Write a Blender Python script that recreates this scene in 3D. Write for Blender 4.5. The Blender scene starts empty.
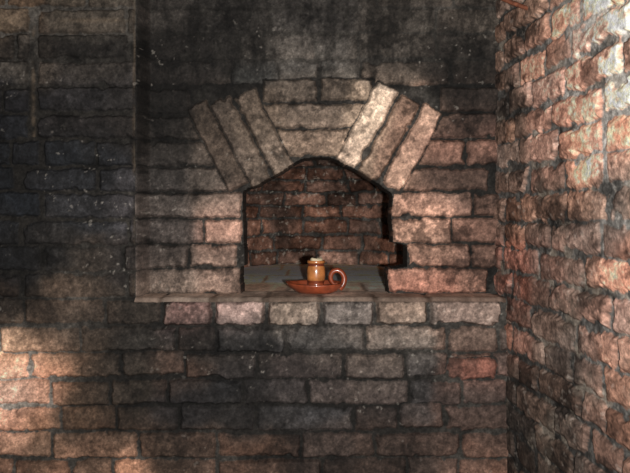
import bpy, math, numpy as np
from mathutils import Vector
rng=np.random.default_rng(7)
ZC=1.25; CAMD=1.61; F=612.0; LZ=1.04; P=0.065
S0=F/CAMD; S1=F/(CAMD-P)
XL=(135-315)/S1      # edge of the projecting left pier
scn=bpy.context.scene
scn.view_settings.view_transform='Standard'

# ---------------------------------------------------------------- noise
TAB=rng.random((256,256))
def vnoise(x,y,seed=0):
    x=x+seed*17.31; y=y+seed*9.73
    xi=np.floor(x).astype(int); yi=np.floor(y).astype(int)
    fx=x-xi; fy=y-yi
    fx=fx*fx*(3-2*fx); fy=fy*fy*(3-2*fy)
    a=TAB[yi&255,xi&255]; b=TAB[yi&255,(xi+1)&255]
    c=TAB[(yi+1)&255,xi&255]; d=TAB[(yi+1)&255,(xi+1)&255]
    return (a*(1-fx)+b*fx)*(1-fy)+(c*(1-fx)+d*fx)*fy
def fbm(x,y,scale,oct=4,seed=0,gain=.55):
    s=0;a=1;t=0
    for i in range(oct):
        ca,sa=math.cos(i*.9+.3),math.sin(i*.9+.3)
        X=x*ca-y*sa; Y=x*sa+y*ca
        s=s+a*vnoise(X*scale*2**i,Y*scale*2**i,seed+i*3+1); t+=a; a*=gain
    return s/t*2-1
def sst(x,a,b):
    t=np.clip((x-a)/(b-a),0,1); return t*t*(3-2*t)
def lin(c):
    c=np.array(c,float)/255
    return np.where(c<=.04045,c/12.92,((c+.055)/1.055)**2.4)
def desat(C,k,tint=(1.06,1.0,.90)):
    g=C.mean(-1,keepdims=True)*np.array(tint)
    return C*(1-k)+g*k

def axis(a,f0,f1,b,fine,coarse):
    parts=[]
    if f0>a: parts.append(np.linspace(a,f0,max(2,int((f0-a)/coarse)),endpoint=False))
    parts.append(np.linspace(f0,f1,int((f1-f0)/fine)+1))
    if b>f1: parts.append(np.linspace(f1,b,max(2,int((b-f1)/coarse)))[1:])
    return np.concatenate(parts)

class Field:
    def __init__(s,u,v,seed=0,rough=1.0):
        s.u=u;s.v=v;s.U,s.V=np.meshgrid(u,v)
        s.seed=seed
        s.wu=fbm(s.U,s.V,22,4,seed+1)*.0060*rough
        s.wv=fbm(s.U,s.V,22,4,seed+5)*.0060*rough
        s.wd=fbm(s.U,s.V,70,3,seed+9)*.0034*rough+np.maximum(fbm(s.U,s.V,26,3,seed+14)-.22,0)*.018*rough
        s.mort=fbm(s.U,s.V,45,4,seed+12)*.003
        s.H=s.mort.copy()
        s.M=np.zeros_like(s.U)
        s.VAR=np.ones(s.U.shape+(3,))
        s.region=np.ones_like(s.U,bool)
    def brick(s,cu,cv,hw,hh,ang=0.,relief=.008,var=(1,1,1),r=.006,joint=.003,soft=.006):
        R=math.hypot(hw,hh)+.012
        i0,i1=np.searchsorted(s.v,[cv-R,cv+R]); j0,j1=np.searchsorted(s.u,[cu-R,cu+R])
        if i1<=i0 or j1<=j0: return
        sl=(slice(i0,i1),slice(j0,j1))
        x=s.U[sl]-cu+s.wu[sl]; y=s.V[sl]-cv+s.wv[sl]
        c,n=math.cos(ang),math.sin(ang)
        a=x*c+y*n; b=-x*n+y*c
        qx=np.abs(a)-hw+r; qy=np.abs(b)-hh+r
        d=np.hypot(np.maximum(qx,0),np.maximum(qy,0))+np.minimum(np.maximum(qx,qy),0)-r
        res=(d<joint)&s.region[sl]
        d=d+s.wd[sl]
        reg=s.region[sl]
        H=s.H[sl];M=s.M[sl];V=s.VAR[sl]
        H[res]=s.mort[sl][res];M[res]=0
        m=sst(-d,-.0006,.0012)*reg
        tx,ty=rng.normal(0,.014,2)
        top=relief*sst(-d,-.001,soft)+(a*tx+b*ty*2)+fbm(s.U[sl],s.V[sl],35,4,s.seed+20)*.0026
        s.H[sl]=H*(1-m)+top*m
        s.M[sl]=np.maximum(M,m)
        # darker toward the brick edges
        eg=(.70+.30*sst(-d,.0,.010))
        for k in range(3):
            V[...,k]=np.where(res,var[k]*eg,V[...,k])
    def row(s,v0,v1,u0,u1,lens,gap=.007,jit=.2,bri=.22,relief=.008,start=0,slope=0.0,hue=.07,vj=.0015,**k):
        u=u0-start
        while u<u1:
            L=rng.choice(lens)*rng.uniform(1-jit*.5,1+jit*.5)
            a=max(u,u0);b=min(u+L,u1)
            if b-a>.02:
                s.brick((a+b)/2,(v0+v1)/2+slope*((a+b)/2)+rng.normal(0,vj),(b-a)/2-gap/2,(v1-v0)/2-gap*.45+rng.normal(0,.0008),
                        rng.normal(0,.008)+slope,relief=relief+rng.normal(0,.0022),var=rvar(bri,hue),**k)
            u+=L
def rvar(b=.22,hue=.06):
    g=math.exp(b*np.clip(rng.normal(),-1.8,1.5)); h=hue*np.clip(rng.normal(),-1.5,1.6)
    return (g*(1+h),g,g*(1-h*.7))

def rbf(U,V,pts,sig):
    W=np.full(U.shape,1e-9); C=np.zeros(U.shape+(3,))+1e-9*.05
    for (u,v,c) in pts:
        w=np.exp(-((U-u)**2+(V-v)**2)/(2*sig*sig))+1e-7/(((U-u)**2+(V-v)**2)+.01)**2
        W+=w; C+=w[...,None]*np.log(lin(c))
    return np.exp(C/W[...,None])

def grid_mesh(name,Pos,Col,keep=None,flat=None,mat=None,flip=False):
    ny,nx=Pos.shape[:2]
    idx=np.arange(ny*nx).reshape(ny,nx)
    q=np.stack([idx[:-1,:-1],idx[:-1,1:],idx[1:,1:],idx[1:,:-1]],-1)
    if flip: q=q[...,::-1]
    q=q.reshape(-1,4)
    fl=np.zeros(len(q),bool) if flat is None else flat.reshape(-1)
    if keep is not None:
        k=keep.reshape(-1); q=q[k]; fl=fl[k]
    used=np.zeros(ny*nx,bool); used[q.ravel()]=True
    remap=np.cumsum(used)-1
    q=remap[q]; V=Pos.reshape(-1,3)[used]; C=Col.reshape(-1,3)[used]
    me=bpy.data.meshes.new(name)
    me.vertices.add(len(V)); me.vertices.foreach_set('co',V.astype(np.float32).ravel())
    me.loops.add(q.size); me.loops.foreach_set('vertex_index',q.astype(np.int32).ravel())
    me.polygons.add(len(q))
    me.polygons.foreach_set('loop_start',np.arange(0,q.size,4,dtype=np.int32))
    me.polygons.foreach_set('loop_total',np.full(len(q),4,dtype=np.int32))
    me.update(calc_edges=True)
    me.polygons.foreach_set('use_smooth',~fl)
    at=me.color_attributes.new('Col','FLOAT_COLOR','POINT')
    cc=np.ones((len(V),4),np.float32); cc[:,:3]=np.clip(C,0.001,.95)
    at.data.foreach_set('color',cc.ravel())
    me.validate(); me.update()
    ob=bpy.data.objects.new(name,me); scn.collection.objects.link(ob)
    if mat: me.materials.append(mat)
    return ob

# ---------------------------------------------------------------- masonry material
def masonry(name,rough=.85,spec=.15,bump=.7,lo=.6,hi=1.4):
    m=bpy.data.materials.new(name); m.use_nodes=True
    nt=m.node_tree; N=nt.nodes; L=nt.links
    b=N['Principled BSDF']
    at=N.new('ShaderNodeAttribute'); at.attribute_name='Col'
    tc=N.new('ShaderNodeTexCoord')
    n1=N.new('ShaderNodeTexNoise'); n1.inputs['Scale'].default_value=190; n1.inputs['Detail'].default_value=5; n1.inputs['Roughness'].default_value=.75
    n2=N.new('ShaderNodeTexNoise'); n2.inputs['Scale'].default_value=70; n2.inputs['Detail'].default_value=6; n2.inputs['Roughness'].default_value=.7
    L.new(tc.outputs['Object'],n1.inputs['Vector']);L.new(tc.outputs['Object'],n2.inputs['Vector'])
    r1=N.new('ShaderNodeMapRange'); r1.inputs[1].default_value=.3; r1.inputs[2].default_value=.7; r1.inputs[3].default_value=lo; r1.inputs[4].default_value=hi
    r2=N.new('ShaderNodeMapRange'); r2.inputs[1].default_value=.3; r2.inputs[2].default_value=.7; r2.inputs[3].default_value=lo+.08; r2.inputs[4].default_value=hi-.08
    L.new(n1.outputs['Fac'],r1.inputs[0]);L.new(n2.outputs['Fac'],r2.inputs[0])
    mu=N.new('ShaderNodeMath'); mu.operation='MULTIPLY'
    L.new(r1.outputs[0],mu.inputs[0]);L.new(r2.outputs[0],mu.inputs[1])
    vm=N.new('ShaderNodeVectorMath'); vm.operation='SCALE'
    L.new(at.outputs['Color'],vm.inputs[0]);L.new(mu.outputs[0],vm.inputs['Scale'])
    L.new(vm.outputs[0],b.inputs['Base Color'])
    b.inputs['Roughness'].default_value=rough
    b.inputs['Specular IOR Level'].default_value=spec
    bp=N.new('ShaderNodeBump'); bp.inputs['Strength'].default_value=bump; bp.inputs['Distance'].default_value=.002
    L.new(n1.outputs['Fac'],bp.inputs['Height']); L.new(bp.outputs[0],b.inputs['Normal'])
    return m
mat_b=masonry('sooty_brick'); mat_r=masonry('worn_brick',.88,.15); mat_o=masonry('oven_brick',.9,.1,.8)
mat_s=masonry('oven_sole_tile',.95,.05,.15,.75,1.25)

# ================================================================ BACK WALL
u=axis(-1.25,-.88,.50,.56,.0021,.008)
v=axis(0,.48,1.88,2.35,.0021,.009)
G=Field(u,v,3); U,V=G.U,G.V
lower=V<LZ; left=U<XL
front=lower|left
def w0(px,py): return (px-315)/S0, ZC+(215-py)/S0
def w1(px,py): return (px-315)/S1, ZC+(215-py)/S1
def rect(x0,y0,x1,y1,wf,var,ang=0,**k):
    a,b=wf(x0,y0);c,d=wf(x1,y1)
    G.brick((a+c)/2,(b+d)/2+rng.normal(0,.0006),abs(c-a)/2-.0012,abs(b-d)/2-.0012,ang+rng.normal(0,.005),var=var,relief=k.pop('relief',.009)+rng.normal(0,.0015),**k)
# --- projecting part
G.region=front
row_h=26.5/S1
z=LZ; k=0
while z>-.02:
    if k==0:
        for (a,b,g) in [(162,212,.95),(214,265,1.35),(267,320,1.3),(322,374,1.0),(376,428,1.1),(430,503,1.15),(505,515,1.0)]:
            h=rng.normal(0,.04)
            rect(a+.3,299.5,b-.3,326.0,w1,(g*(1+h),g,g*(1-h)),rng.normal(0,.008),relief=.023,r=.008,soft=.008)
        G.row(z-.069,z,-1.25,(160-315)/S1,[.21,.11],bri=.22)
        z-=.0715
    else:
        G.row(z-row_h,z,-1.25,.56,[.235,.21,.13,.12,.17],bri=.28,hue=.07,start=(k%2)*.11+rng.uniform(0,.04),jit=.35,vj=.002); z-=row_h
    k+=1
rect(446,358,497,381,w1,(1.38,1.0,.92),relief=.010)
z=LZ;k=0
while z<2.35:
    py=215-(z-ZC)*S1
    if py>20 :
        G.row(z,z+row_h,(35-315)/S1 if py<150 else -.74+.05*(k%2),XL+.002,[.25] if py<150 else [.25,.13,.2],bri=.28,relief=.008)
        G.row(z,z+row_h,-1.25,(29-315)/S1 if py<150 else -.745+.05*(k%2),[.22,.12],bri=.22,relief=.008,start=.1*(k%2))
    else:
        G.row(z,z+row_h,-1.25,XL+.002,[.22,.12],bri=.15,start=.1*(k%2),relief=.005)
    z+=row_h;k+=1
# --- recessed oven front
G.region=~front
def vv(g,h=0): return (g*(1+h),g,g*(1-h))
L0=139
rect(L0,268.5,241,294,w0,vv(1.05,.05));rect(388,268,489,294,w0,vv(1.1,.05))
rect(L0,244,188,268,w0,vv(.85,.03));rect(189,244.5,237,268,w0,vv(1.05,.06));rect(407,244,471,268,w0,vv(1.1,.04));rect(472,245,502,268,w0,vv(.85,.05))
rect(L0,219,203,243.5,w0,vv(.8));rect(204,219,242,243,w0,vv(1.25,.06));rect(392,218,452,243.5,w0,vv(1.15,.02));rect(453,218,502,243,w0,vv(.9,.05))
rect(L0,193,241,218,w0,vv(1.0,.03));rect(392,192,473,217,w0,vv(1.3,.03));rect(474,193,505,217,w0,vv(.8,.05))
rect(L0,167,229,192,w0,vv(.85));rect(402,167,490,191,w0,vv(.75,.04))
rect(L0,141,213,166,w0,vv(.8));rect(418,139,466,165.5,w0,vv(1.0,.06));rect(467,139,502,165.5,w0,vv(1.1,.05))
rect(L0,115,200,139.5,w0,vv(.8));rect(432,113,500,138,w0,vv(.8))
rect(L0,89,190,113.5,w0,vv(.8));rect(440,87,500,112,w0,vv(.8))
z=ZC+(215-85)/S0;k=0
while z<2.35:
    G.row(z,z+26/S0,XL,.56,[.22,.12,.22],bri=.15,relief=.005,start=.1*(k%2)); z+=26/S0;k+=1
rect(262,78,318,102,w0,vv(.75));rect(320,77,375,101,w0,vv(.85,.02))
rect(262,103,372,128,w0,vv(.95,.02));rect(278,129,356,157,w0,vv(1.1,.04))
def vous(x1,y1,x2,y2,w,var):
    a,b=w0(x1,y1);c,d=w0(x2,y2)
    G.brick((a+c)/2,(b+d)/2,math.hypot(c-a,d-b)/2,w/2/S0-.0008,math.atan2(d-b,c-a),var=var,relief=.012+rng.normal(0,.0012),r=.005,joint=.0025)
vous(239,187,196,103,23.8,vv(.66,.05))
vous(262,184,220,98,23.8,vv(.92,.0))
vous(285,173,244,92,23.8,vv(.88,.0))
vous(346,164,389,86,23.8,vv(1.6,-.01))
vous(368,176,411,99,23.8,vv(.76,.04))
vous(391,188,435,107,23.8,vv(1.4,.02))
# opening (segmental arch, one broken jamb brick)
poly=[(241,300),(241,268),(245,266),(242,192),(247,188),(257,185),(266,180),(276,175),(286,169),(294,163),(301,159),(310,157.5),(322,157),(332,158),(341,162),(352,168),(364,174),(374,180),(383,187),(392,193),(392,243),(407,246),(407,267),(388,269),(388,300)]
pw=[w0(*p) for p in poly]
Uw=U+G.wu*.7; Vw=V+G.wv*.7
ins=np.zeros_like(U,bool)
j=len(pw)-1
for i in range(len(pw)):
    xi,yi=pw[i];xj,yj=pw[j]
    c=((yi>Vw)!=(yj>Vw))&(Uw<(xj-xi)*(Vw-yi)/(yj-yi+1e-12)+xi)
    ins^=c; j=i
ins&=(V>LZ-.001)
# colour / soot field; the pale haze above the arch is painted in
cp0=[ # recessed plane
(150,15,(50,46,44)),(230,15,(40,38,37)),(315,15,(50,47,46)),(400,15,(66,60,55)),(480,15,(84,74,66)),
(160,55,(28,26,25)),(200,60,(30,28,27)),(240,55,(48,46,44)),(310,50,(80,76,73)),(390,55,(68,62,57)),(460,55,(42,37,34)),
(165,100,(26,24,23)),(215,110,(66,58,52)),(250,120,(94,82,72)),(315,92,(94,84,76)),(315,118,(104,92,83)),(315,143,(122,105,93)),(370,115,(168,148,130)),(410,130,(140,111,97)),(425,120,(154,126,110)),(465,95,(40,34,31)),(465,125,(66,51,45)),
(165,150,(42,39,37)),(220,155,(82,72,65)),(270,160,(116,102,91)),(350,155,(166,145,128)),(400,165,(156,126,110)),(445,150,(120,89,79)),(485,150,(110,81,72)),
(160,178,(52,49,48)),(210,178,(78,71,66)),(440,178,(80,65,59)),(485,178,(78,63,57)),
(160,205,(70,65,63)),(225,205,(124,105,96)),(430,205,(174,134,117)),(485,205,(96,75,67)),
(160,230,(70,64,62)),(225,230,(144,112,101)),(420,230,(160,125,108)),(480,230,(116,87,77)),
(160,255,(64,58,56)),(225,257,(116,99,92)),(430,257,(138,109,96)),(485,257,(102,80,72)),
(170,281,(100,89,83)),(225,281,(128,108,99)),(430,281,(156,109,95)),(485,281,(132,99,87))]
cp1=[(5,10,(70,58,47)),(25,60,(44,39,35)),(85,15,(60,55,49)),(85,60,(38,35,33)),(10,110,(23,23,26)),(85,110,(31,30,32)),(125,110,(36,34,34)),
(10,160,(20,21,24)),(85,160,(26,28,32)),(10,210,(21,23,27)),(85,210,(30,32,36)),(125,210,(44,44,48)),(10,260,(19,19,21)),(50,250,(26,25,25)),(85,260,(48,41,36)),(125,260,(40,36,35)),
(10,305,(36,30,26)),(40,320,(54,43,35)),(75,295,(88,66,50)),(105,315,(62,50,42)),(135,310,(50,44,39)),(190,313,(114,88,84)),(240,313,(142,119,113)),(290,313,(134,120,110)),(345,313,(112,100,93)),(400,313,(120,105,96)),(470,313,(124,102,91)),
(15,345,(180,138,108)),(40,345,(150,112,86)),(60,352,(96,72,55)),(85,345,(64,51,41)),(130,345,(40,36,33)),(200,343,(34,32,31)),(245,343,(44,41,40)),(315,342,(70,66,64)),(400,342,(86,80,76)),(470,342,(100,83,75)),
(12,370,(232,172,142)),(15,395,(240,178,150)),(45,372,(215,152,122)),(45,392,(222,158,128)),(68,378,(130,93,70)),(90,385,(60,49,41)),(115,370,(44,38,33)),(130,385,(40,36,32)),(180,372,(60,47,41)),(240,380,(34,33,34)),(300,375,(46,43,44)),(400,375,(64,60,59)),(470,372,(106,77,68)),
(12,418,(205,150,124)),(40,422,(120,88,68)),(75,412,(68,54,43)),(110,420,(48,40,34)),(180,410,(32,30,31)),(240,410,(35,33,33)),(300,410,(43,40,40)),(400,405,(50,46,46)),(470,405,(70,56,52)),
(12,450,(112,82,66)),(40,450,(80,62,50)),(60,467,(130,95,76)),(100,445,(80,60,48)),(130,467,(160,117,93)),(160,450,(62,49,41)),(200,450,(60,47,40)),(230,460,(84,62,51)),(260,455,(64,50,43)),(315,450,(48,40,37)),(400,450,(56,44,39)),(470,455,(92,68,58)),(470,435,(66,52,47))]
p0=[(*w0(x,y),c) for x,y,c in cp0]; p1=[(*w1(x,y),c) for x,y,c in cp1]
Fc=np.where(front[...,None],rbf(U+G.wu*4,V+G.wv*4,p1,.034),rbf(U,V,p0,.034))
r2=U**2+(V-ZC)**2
Fc=Fc*np.minimum((1+r2/CAMD**2)**1.5,1.6)[...,None]*np.where(front,.78,.80)[...,None]  # paler away from the centre, offsetting the flash falloff in the colour
pxm=315+U*S0; pym=215-(V-ZC)*S0
nz=fbm(U,V,7,4,31)
para=sst(86-pym+nz*25,0,30)*(~front)*.72
para=np.maximum(para,.45*np.exp(-(((pxm-165)/35)**2+((pym-110)/40)**2))*(~front))
para=np.maximum(para,.8*np.exp(-(((pxm-85)/50)**2+((pym-310)/50)**2)*1.0)*front)
para=np.maximum(para,.5*np.exp(-(((pxm-20)/45)**2+((pym-385)/40)**2))*front)
para=np.maximum(para,(.0+.3*sst(nz,0,.4))*(front&(pym<300)))
para=np.maximum(para,.35*sst(nz,0,.4)*(front&lower&(V<LZ-.075)))
para=np.clip(para,0,.93)
H=G.H*(1-para)+(.0065+G.mort*.5+fbm(U,V,12,4,40)*.002)*para
M=G.M*(1-.8*para)
bigm=fbm(U,V,9,5,45)
mot=np.exp(bigm*.25+fbm(U,V,34,5,50,.75)*.75+fbm(U,V,110,3,60,.8)*.8)
mort_k=np.where(left&~lower,1.0,np.where(lower,.32,.18))*np.where(pym<60,1.3,1)  # sooty dark joints; lower wall ones also darkened like occlusion shade
mort_k=mort_k*(1-para)+.95*para
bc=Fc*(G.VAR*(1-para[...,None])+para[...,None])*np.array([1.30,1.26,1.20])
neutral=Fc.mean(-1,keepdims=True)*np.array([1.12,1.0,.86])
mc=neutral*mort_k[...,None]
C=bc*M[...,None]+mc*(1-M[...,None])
C*=mot[...,None]
lb=sst(fbm(U,V,13,6,66,.75),.06,.36)*np.where(lower,.45,.6)
lb=lb*np.where(lower&(pxm<90),.3,1)
C*=(1-lb)[...,None]
st=sst(fbm(U*3.2,V*.8,9,5,68,.6),.0,.35)*sst(120-pym,0,60)*(~front)*.5
C*=(1-st)[...,None]
lm=(np.exp(-((U-(32-315)/S1)/.005)**2)*((pym<140)&(pym>-40))+np.exp(-((pym-28)/2.2)**2)*(pxm<142)*.6+np.exp(-((U-XL+.004)/.003)**2)*(pym<290)*.5)*front*sst(fbm(U,V,20,4,71),-.4,.3)
C=C*(1-.55*lm[...,None])+lin((118,101,82))*.55*lm[...,None]
fl=sst(fbm(U,V,85,3,80),.50,.64)*sst(fbm(U,V,6,3,83),-.15,.4)
C=C+fl[...,None]*lin((125,120,112))*.5
HAZE_LIFT=.004  # flash haze painted into the wall colours by lifting the blacks
C=desat(C,.12)*1.08+HAZE_LIFT
ramp=1-sst(U,XL,XL+.022)
base=np.where(lower,-P,np.where(left,-P,-P*ramp))
Y=base+.010-H
edge=np.exp(-np.abs(V-LZ)/.005)*(lower&~left&(V<=LZ)); Y+=edge*.008
Y=np.where(ins,.075,Y)
C=np.where(ins[...,None],lin((50,41,36)),C)
q=lambda A:(A[:-1,:-1],A[:-1,1:],A[1:,1:],A[1:,:-1])
a,b,c,d=q(ins); keep=~(a&b&c&d)
ys=np.stack(q(Y)); flat=(ys.max(0)-ys.min(0))>.02
Pos=np.stack([U,Y,V],-1)
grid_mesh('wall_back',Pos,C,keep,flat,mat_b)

# ================================================================ RIGHT WALL (splayed)
TS=.114
tu=axis(-.03,-.03,.74,1.45,.0021,.008)
tv=axis(0,.55,1.82,2.35,.0022,.009)
R=Field(tu,tv,11,1.7); RU,RV=R.U,R.V
def wr(px,py):
    k=(px-315)/F; t=(k*CAMD-.479)/(TS+k)
    return t, ZC+(215-py)*(CAMD-t)/F
z=-.01;k=0
while z<2.35:
    hh=.0655
    R.row(z,z+hh,-.03,1.45,[.19,.17,.105,.12],bri=.36,hue=.07,relief=.009,start=(k%2)*.1+rng.uniform(0,.05),gap=.008,soft=.009,jit=.5,vj=.0025)
    z+=hh;k+=1
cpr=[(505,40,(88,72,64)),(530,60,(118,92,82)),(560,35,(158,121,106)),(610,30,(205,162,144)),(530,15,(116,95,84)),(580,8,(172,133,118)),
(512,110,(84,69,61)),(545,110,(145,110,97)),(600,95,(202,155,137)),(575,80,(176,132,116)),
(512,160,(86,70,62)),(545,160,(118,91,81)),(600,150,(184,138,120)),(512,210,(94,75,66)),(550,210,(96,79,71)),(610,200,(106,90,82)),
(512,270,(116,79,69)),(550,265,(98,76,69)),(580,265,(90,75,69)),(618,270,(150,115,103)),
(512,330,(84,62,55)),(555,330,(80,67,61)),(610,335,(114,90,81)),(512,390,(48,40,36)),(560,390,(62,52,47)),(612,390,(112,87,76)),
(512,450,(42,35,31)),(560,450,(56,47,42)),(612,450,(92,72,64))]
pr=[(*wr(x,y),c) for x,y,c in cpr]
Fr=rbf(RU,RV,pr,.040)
Fr=Fr*(1.62-.40*np.clip(RU/.5,0,1))[...,None]  # paler toward the corner, making up in colour for weaker flash light
nr=fbm(RU,RV,6,4,33); pa=np.clip(.10+.6*sst(nr,-.05,.4),0,.75)
RH=R.H*(1-pa)+(.006+fbm(RU,RV,14,5,42)*.004)*pa
RM=R.M*(1-.6*pa)
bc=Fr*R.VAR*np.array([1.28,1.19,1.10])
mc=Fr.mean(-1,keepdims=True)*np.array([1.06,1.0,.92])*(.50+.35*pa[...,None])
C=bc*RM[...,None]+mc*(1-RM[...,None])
soot=sst(fbm(RU,RV,9,6,90,.75),-.04,.26)
C=C*(1-.72*soot[...,None])
C*=np.exp(fbm(RU,RV,30,5,52,.75)*.9+fbm(RU,RV,110,3,62,.8)*.95)[...,None]*1.2
# lime efflorescence, mostly in the joints
ef=sst(fbm(RU,RV,16,5,88,.7),.08,.4)*(.25+.75*(1-R.M))*.40
C=C*(1-ef[...,None])+lin((172,158,142))*ef[...,None]
fl=sst(fbm(RU,RV,75,3,84),.42,.6); C+=fl[...,None]*lin((170,160,150))*.25
X=.479+TS*RU-(RH-.006)
Pos=np.stack([X,-RU+.0*X,RV],-1)
grid_mesh('wall_right',Pos,np.minimum(C,.68)+HAZE_LIFT,mat=mat_r,flip=True)

# ================================================================ LEFT WALL
lu=axis(-.03,-.03,-.02,1.45,.008,.006); lv=axis(0,.0,2.35,2.35,.006,.006)
Lf=Field(lu,lv,15)
z=-.01;k=0
while z<2.35:
    Lf.row(z,z+.0695,-.03,1.45,[.205,.115],bri=.3,start=(k%2)*.1); z+=.0695;k+=1
col=lin((90,74,66))*np.exp(fbm(Lf.U,Lf.V,5,5,7)*.8)[...,None]
C=col*Lf.VAR*Lf.M[...,None]+col*.6*(1-Lf.M[...,None])
grid_mesh('wall_left',np.stack([-1.20-TS*Lf.U+Lf.H,-Lf.U,Lf.V],-1),C,mat=mat_r)

# ================================================================ HEARTH FLOOR
fu=np.arange(-1.5,1.0,.008); fv=np.arange(-1.5,.02,.008)
Ff=Field(fu,fv,19); z=-1.5;k=0
while z<.02:
    Ff.row(z,z+.11,-1.5,1.0,[.21],bri=.25,start=(k%2)*.1,relief=.004); z+=.11;k+=1
col=lin((88,74,66))*np.exp(fbm(Ff.U,Ff.V,5,5,8)*.7)[...,None]
C=col*Ff.VAR*Ff.M[...,None]+col*.5*(1-Ff.M[...,None])
grid_mesh('floor',np.stack([Ff.U,Ff.V,Ff.H-.012],-1),C,mat=mat_r)

# ================================================================ LEDGE + OVEN SOLE
ou=np.arange(XL+.001,.480,.0025); ov=np.concatenate([np.arange(-P-.011,.12,.002),np.arange(.12,1.08,.004)])
O=Field(ou,ov,23,.7)
for (a,b) in [(130,161),(162,212),(214,265),(267,320),(322,374),(376,428),(430,503),(505,515)]:
    x0=(a-315)/S1;x1=(b-315)/S1; O.brick((x0+x1)/2,-.015,(x1-x0)/2-.002,.068,relief=.003,var=rvar(.16,.04),r=.006)
z=.06;k=0
while z<1.1:
    O.row(z,z+.22,-.47,.49,[.20],bri=.16,relief=.001,start=.1*(k%2),gap=.008); z+=.22;k+=1
OU,OV=O.U,O.V
pts=[(-.38,-.03,(118,102,91)),(-.1,-.02,(124,108,96)),(.1,-.02,(126,109,97)),(.4,-.03,(120,99,87)),(0,.25,(134,113,98)),(.1,.5,(146,121,104)),(-.2,.5,(136,112,95)),(0,.95,(142,115,96))]
Fo=rbf(OU,OV,pts,.12)*(2.2+4.6*np.clip((OV+.03)/.6,0,1))[...,None]  # sole colour brightened with depth to make up for fading flash light
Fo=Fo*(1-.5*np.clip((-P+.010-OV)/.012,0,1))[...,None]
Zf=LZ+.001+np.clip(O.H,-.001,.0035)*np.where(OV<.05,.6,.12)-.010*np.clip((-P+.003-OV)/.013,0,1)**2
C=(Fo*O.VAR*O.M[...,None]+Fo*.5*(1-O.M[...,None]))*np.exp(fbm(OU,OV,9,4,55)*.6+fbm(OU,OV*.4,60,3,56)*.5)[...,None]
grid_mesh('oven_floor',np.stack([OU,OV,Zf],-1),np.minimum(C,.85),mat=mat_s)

# ================================================================ OVEN CHAMBER (domed)
A,B,Y0=.43,.98,.03
av=np.linspace(0,math.pi,1400)
ex=.8
px_=A*np.sign(np.cos(av))*np.abs(np.cos(av))**ex; py_=Y0+B*np.abs(np.sin(av))**ex
s=np.concatenate([[0],np.cumsum(np.hypot(np.diff(px_),np.diff(py_)))])
su=np.arange(0,s[-1],.0035); cx=np.interp(su,s,px_); cy=np.interp(su,s,py_)
HW=.20;HD=.34
sv=np.arange(0,HW+.62,.0035)
D=Field(su,sv,29,1.4); z=0;k=0
while z<HW+.62:
    D.row(z,z+.066,0,s[-1],[.2,.17,.11],bri=.38,hue=.07,relief=.010,start=(k%2)*.1+rng.uniform(0,.04),gap=.010,jit=.35,slope=.0); z+=.066;k+=1
phi=np.clip((sv-HW)/.62,0,1)*math.pi/2
rr=np.cos(phi); zz=np.where(sv<HW,sv,HW+HD*np.sin(phi))
yc=Y0+.35
rrH=rr[:,None]*(1)-D.H/.45
Xc=cx[None,:]*rrH; Yc=yc+(cy[None,:]-yc)*rrH
Yc=np.maximum(Yc,Y0)
Zc_=LZ-.005+zz[:,None]-D.H*np.sin(phi)[:,None]
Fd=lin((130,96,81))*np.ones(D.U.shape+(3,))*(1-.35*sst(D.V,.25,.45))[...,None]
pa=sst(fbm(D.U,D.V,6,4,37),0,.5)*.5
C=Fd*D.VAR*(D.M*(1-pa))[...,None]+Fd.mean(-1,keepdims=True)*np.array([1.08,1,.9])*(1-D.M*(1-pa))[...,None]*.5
C*=np.exp(fbm(D.U,D.V,14,5,57)*1.1+fbm(D.U,D.V,60,3,58)*.8)[...,None]
fl=sst(fbm(D.U,D.V,60,3,86),.38,.56); C+=fl[...,None]*lin((190,185,172))*.4
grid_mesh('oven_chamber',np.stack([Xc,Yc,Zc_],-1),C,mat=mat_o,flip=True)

# ================================================================ small objects
def simple(name,col,rough,spec=.5,noise=.2,scale=60,coat=0,metal=0):
    m=bpy.data.materials.new(name); m.use_nodes=True; nt=m.node_tree;N=nt.nodes;b=N['Principled BSDF']
    n=N.new('ShaderNodeTexNoise'); n.inputs['Scale'].default_value=scale; n.inputs['Detail'].default_value=5
    tc=N.new('ShaderNodeTexCoord'); nt.links.new(tc.outputs['Object'],n.inputs['Vector'])
    r=N.new('ShaderNodeValToRGB'); c=lin(col)
    r.color_ramp.elements[0].color=(*np.clip(c*(1-noise*1.5),0,1),1); r.color_ramp.elements[1].color=(*np.clip(c*(1+noise*1.5),0,1),1)
    r.color_ramp.elements[0].position=.3;r.color_ramp.elements[1].position=.7
    nt.links.new(n.outputs['Fac'],r.inputs[0]); nt.links.new(r.outputs[0],b.inputs['Base Color'])
    b.inputs['Roughness'].default_value=rough; b.inputs['Specular IOR Level'].default_value=spec
    b.inputs['Coat Weight'].default_value=coat; b.inputs['Coat Roughness'].default_value=.12; b.inputs['Metallic'].default_value=metal
    return m
terra=simple('glazed_terracotta',(142,68,42),.35,.5,.22,50,.6)
honey=simple('honey_glaze',(176,112,62),.28,.6,.3,45,.8)
brown=simple('brown_slip',(112,52,30),.35,.5,.2,60,.6)
wax=simple('candle_wax',(205,190,160),.55,.4,.15,90)
wickm=simple('burnt_wick',(40,34,30),.9,.2)
rust=simple('rusty_iron',(120,72,52),.8,.3,.35,80)
def mesh_obj(name,verts,faces,mats,parent=None,fm=None):
    me=bpy.data.meshes.new(name); me.from_pydata(verts,[],faces); me.update()
    for m in mats: me.materials.append(m)
    for i,p in enumerate(me.polygons):
        p.use_smooth=True
        if fm: p.material_index=fm[i]
    ob=bpy.data.objects.new(name,me); scn.collection.objects.link(ob)
    if parent: ob.parent=parent
    return ob
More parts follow.
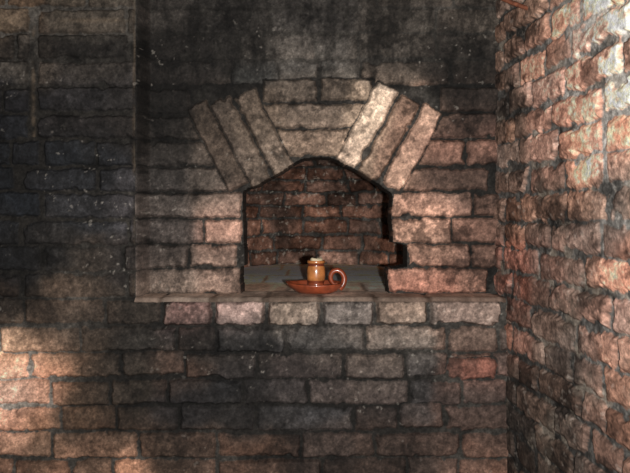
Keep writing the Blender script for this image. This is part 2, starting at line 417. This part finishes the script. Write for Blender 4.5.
def lathe(name,prof,mats,parent,n=64,warp=None,pm=None):
    vs=[];fs=[];fm=[]
    for (r,z) in prof:
        for i in range(n):
            a=2*math.pi*i/n; x,y=r*math.cos(a),r*math.sin(a)
            if warp: x,y,z2=warp(x,y,z,a,r)
            else: z2=z
            vs.append((x,y,z2))
    for k in range(len(prof)-1):
        for i in range(n):
            j=(i+1)%n
            fs.append((k*n+i,k*n+j,(k+1)*n+j,(k+1)*n+i)); fm.append(pm[k] if pm else 0)
    return mesh_obj(name,vs,fs,mats,parent,fm)
def tube(name,pts,rad,mats,parent,n=14,sub=8,flatten=1.0):
    P3=[Vector(p) for p in pts]; out=[];rs=[]
    for i in range(len(P3)-1):
        p0=P3[max(i-1,0)];p1=P3[i];p2=P3[i+1];p3=P3[min(i+2,len(P3)-1)]
        for k in range(sub):
            t=k/sub
            out.append(.5*((2*p1)+(p2-p0)*t+(2*p0-5*p1+4*p2-p3)*t*t+(3*p1-p0-3*p2+p3)*t**3)); rs.append(rad[i]*(1-t)+rad[i+1]*t)
    out.append(P3[-1]);rs.append(rad[-1])
    vs=[];fs=[];m=len(out); ref=Vector((0,1,0.01)).normalized()
    for i,p in enumerate(out):
        T=(out[min(i+1,m-1)]-out[max(i-1,0)]).normalized(); Nn=T.cross(ref).normalized(); Bn=T.cross(Nn).normalized()
        for j in range(n):
            a=2*math.pi*j/n; vs.append(tuple(p+Nn*math.cos(a)*rs[i]+Bn*math.sin(a)*rs[i]*flatten))
    for i in range(m-1):
        for j in range(n):
            k=(j+1)%n; fs.append((i*n+j,i*n+k,(i+1)*n+k,(i+1)*n+j))
    fs.append(tuple(range(n))[::-1]); fs.append(tuple((m-1)*n+j for j in range(n)))
    return mesh_obj(name,vs,fs,mats,parent)
ch=bpy.data.objects.new('candle_holder',None); scn.collection.objects.link(ch)
ch.location=(.003,.035,LZ+.0025)
def dw(x,y,z,a,r):
    lip=max(0,-math.cos(a))**10*max(0,(r-.045))/.025
    return x*1.03-lip*.008,y,z+lip*.004
prof=[(0.0005,0.001),(.035,0.0),(.050,.001),(.056,.006),(.066,.014),(.071,.0225),(.0715,.0255),(.069,.0265),(.0665,.0235),(.060,.014),(.050,.0085),(.030,.007),(.0005,.007)]
lathe('dish',prof,[terra],ch,72,dw)
cup=[(.0005,.006),(.030,.007),(.026,.012),(.0215,.018),(.0215,.026),(.0235,.033),(.0245,.042),(.0245,.056),(.0235,.066),(.0215,.071),(.0215,.075),(.0238,.079),(.0242,.084),(.0228,.086),(.019,.0855),(.0178,.081),(.0178,.074),(.0005,.074)]
pmat=[0,0,0,0,2,1,1,1,1,2,2,1,1,1,1,1,1]
lathe('candle_socket',cup,[terra,honey,brown],ch,48,None,pmat)
def ww(x,y,z,a,r): 
    return x*(1+.06*math.sin(3*a+1)),y*(1+.06*math.cos(2*a)),z+(.0015*math.sin(2*a+.5) if z>.08 else 0)
lathe('candle_stub',[(.0005,.0742),(.0172,.075),(.0170,.086),(.0158,.0905),(.012,.092),(.006,.0905),(.0005,.090)],[wax],ch,32,ww)
tube('wick',[(0,0,.089),(.001,0,.093),(.003,0,.0965)],[.0011,.0011,.0008],[wickm],ch,8,4)
hp=[(.062,0,.010),(.0725,0,.022),(.0755,0,.038),(.069,0,.052),(.057,0,.059),(.045,0,.055),(.039,0,.043),(.041,0,.031),(.049,0,.022),(.057,0,.024)]
tube('ring_handle',hp,[.009,.0085,.0078,.0074,.0072,.007,.0065,.006,.0055,.004],[terra],ch,16,8,1.5)

# iron hook in the upper right corner
h=tube('iron_hook',[(.515,-.206,1.716),(.490,-.18,1.735),(.462,-.14,1.765),(.447,-.11,1.79),(.440,-.10,1.83),(.455,-.10,1.86)],[.005,.005,.0055,.005,.0045,.003],[rust],None,10,6)

# ================================================================ lights
w=bpy.data.worlds.new('world'); scn.world=w; w.use_nodes=True
w.node_tree.nodes['Background'].inputs[0].default_value=(1,.97,.95,1); w.node_tree.nodes['Background'].inputs[1].default_value=.12
ld=bpy.data.lights.new('camera_flash','POINT'); ld.energy=104; ld.shadow_soft_size=.012; ld.color=(1,.98,.95)
lo=bpy.data.objects.new('camera_flash',ld); lo.location=(.062,-CAMD+.01,ZC-.02); scn.collection.objects.link(lo)

cd=bpy.data.cameras.new('camera'); cd.sensor_width=36; cd.lens=F*36/630; cd.shift_y=-21.5/630; cd.clip_start=.02
co=bpy.data.objects.new('camera',cd); co.location=(0,-CAMD,ZC); co.rotation_euler=(math.pi/2,0,0)
scn.collection.objects.link(co); scn.camera=co
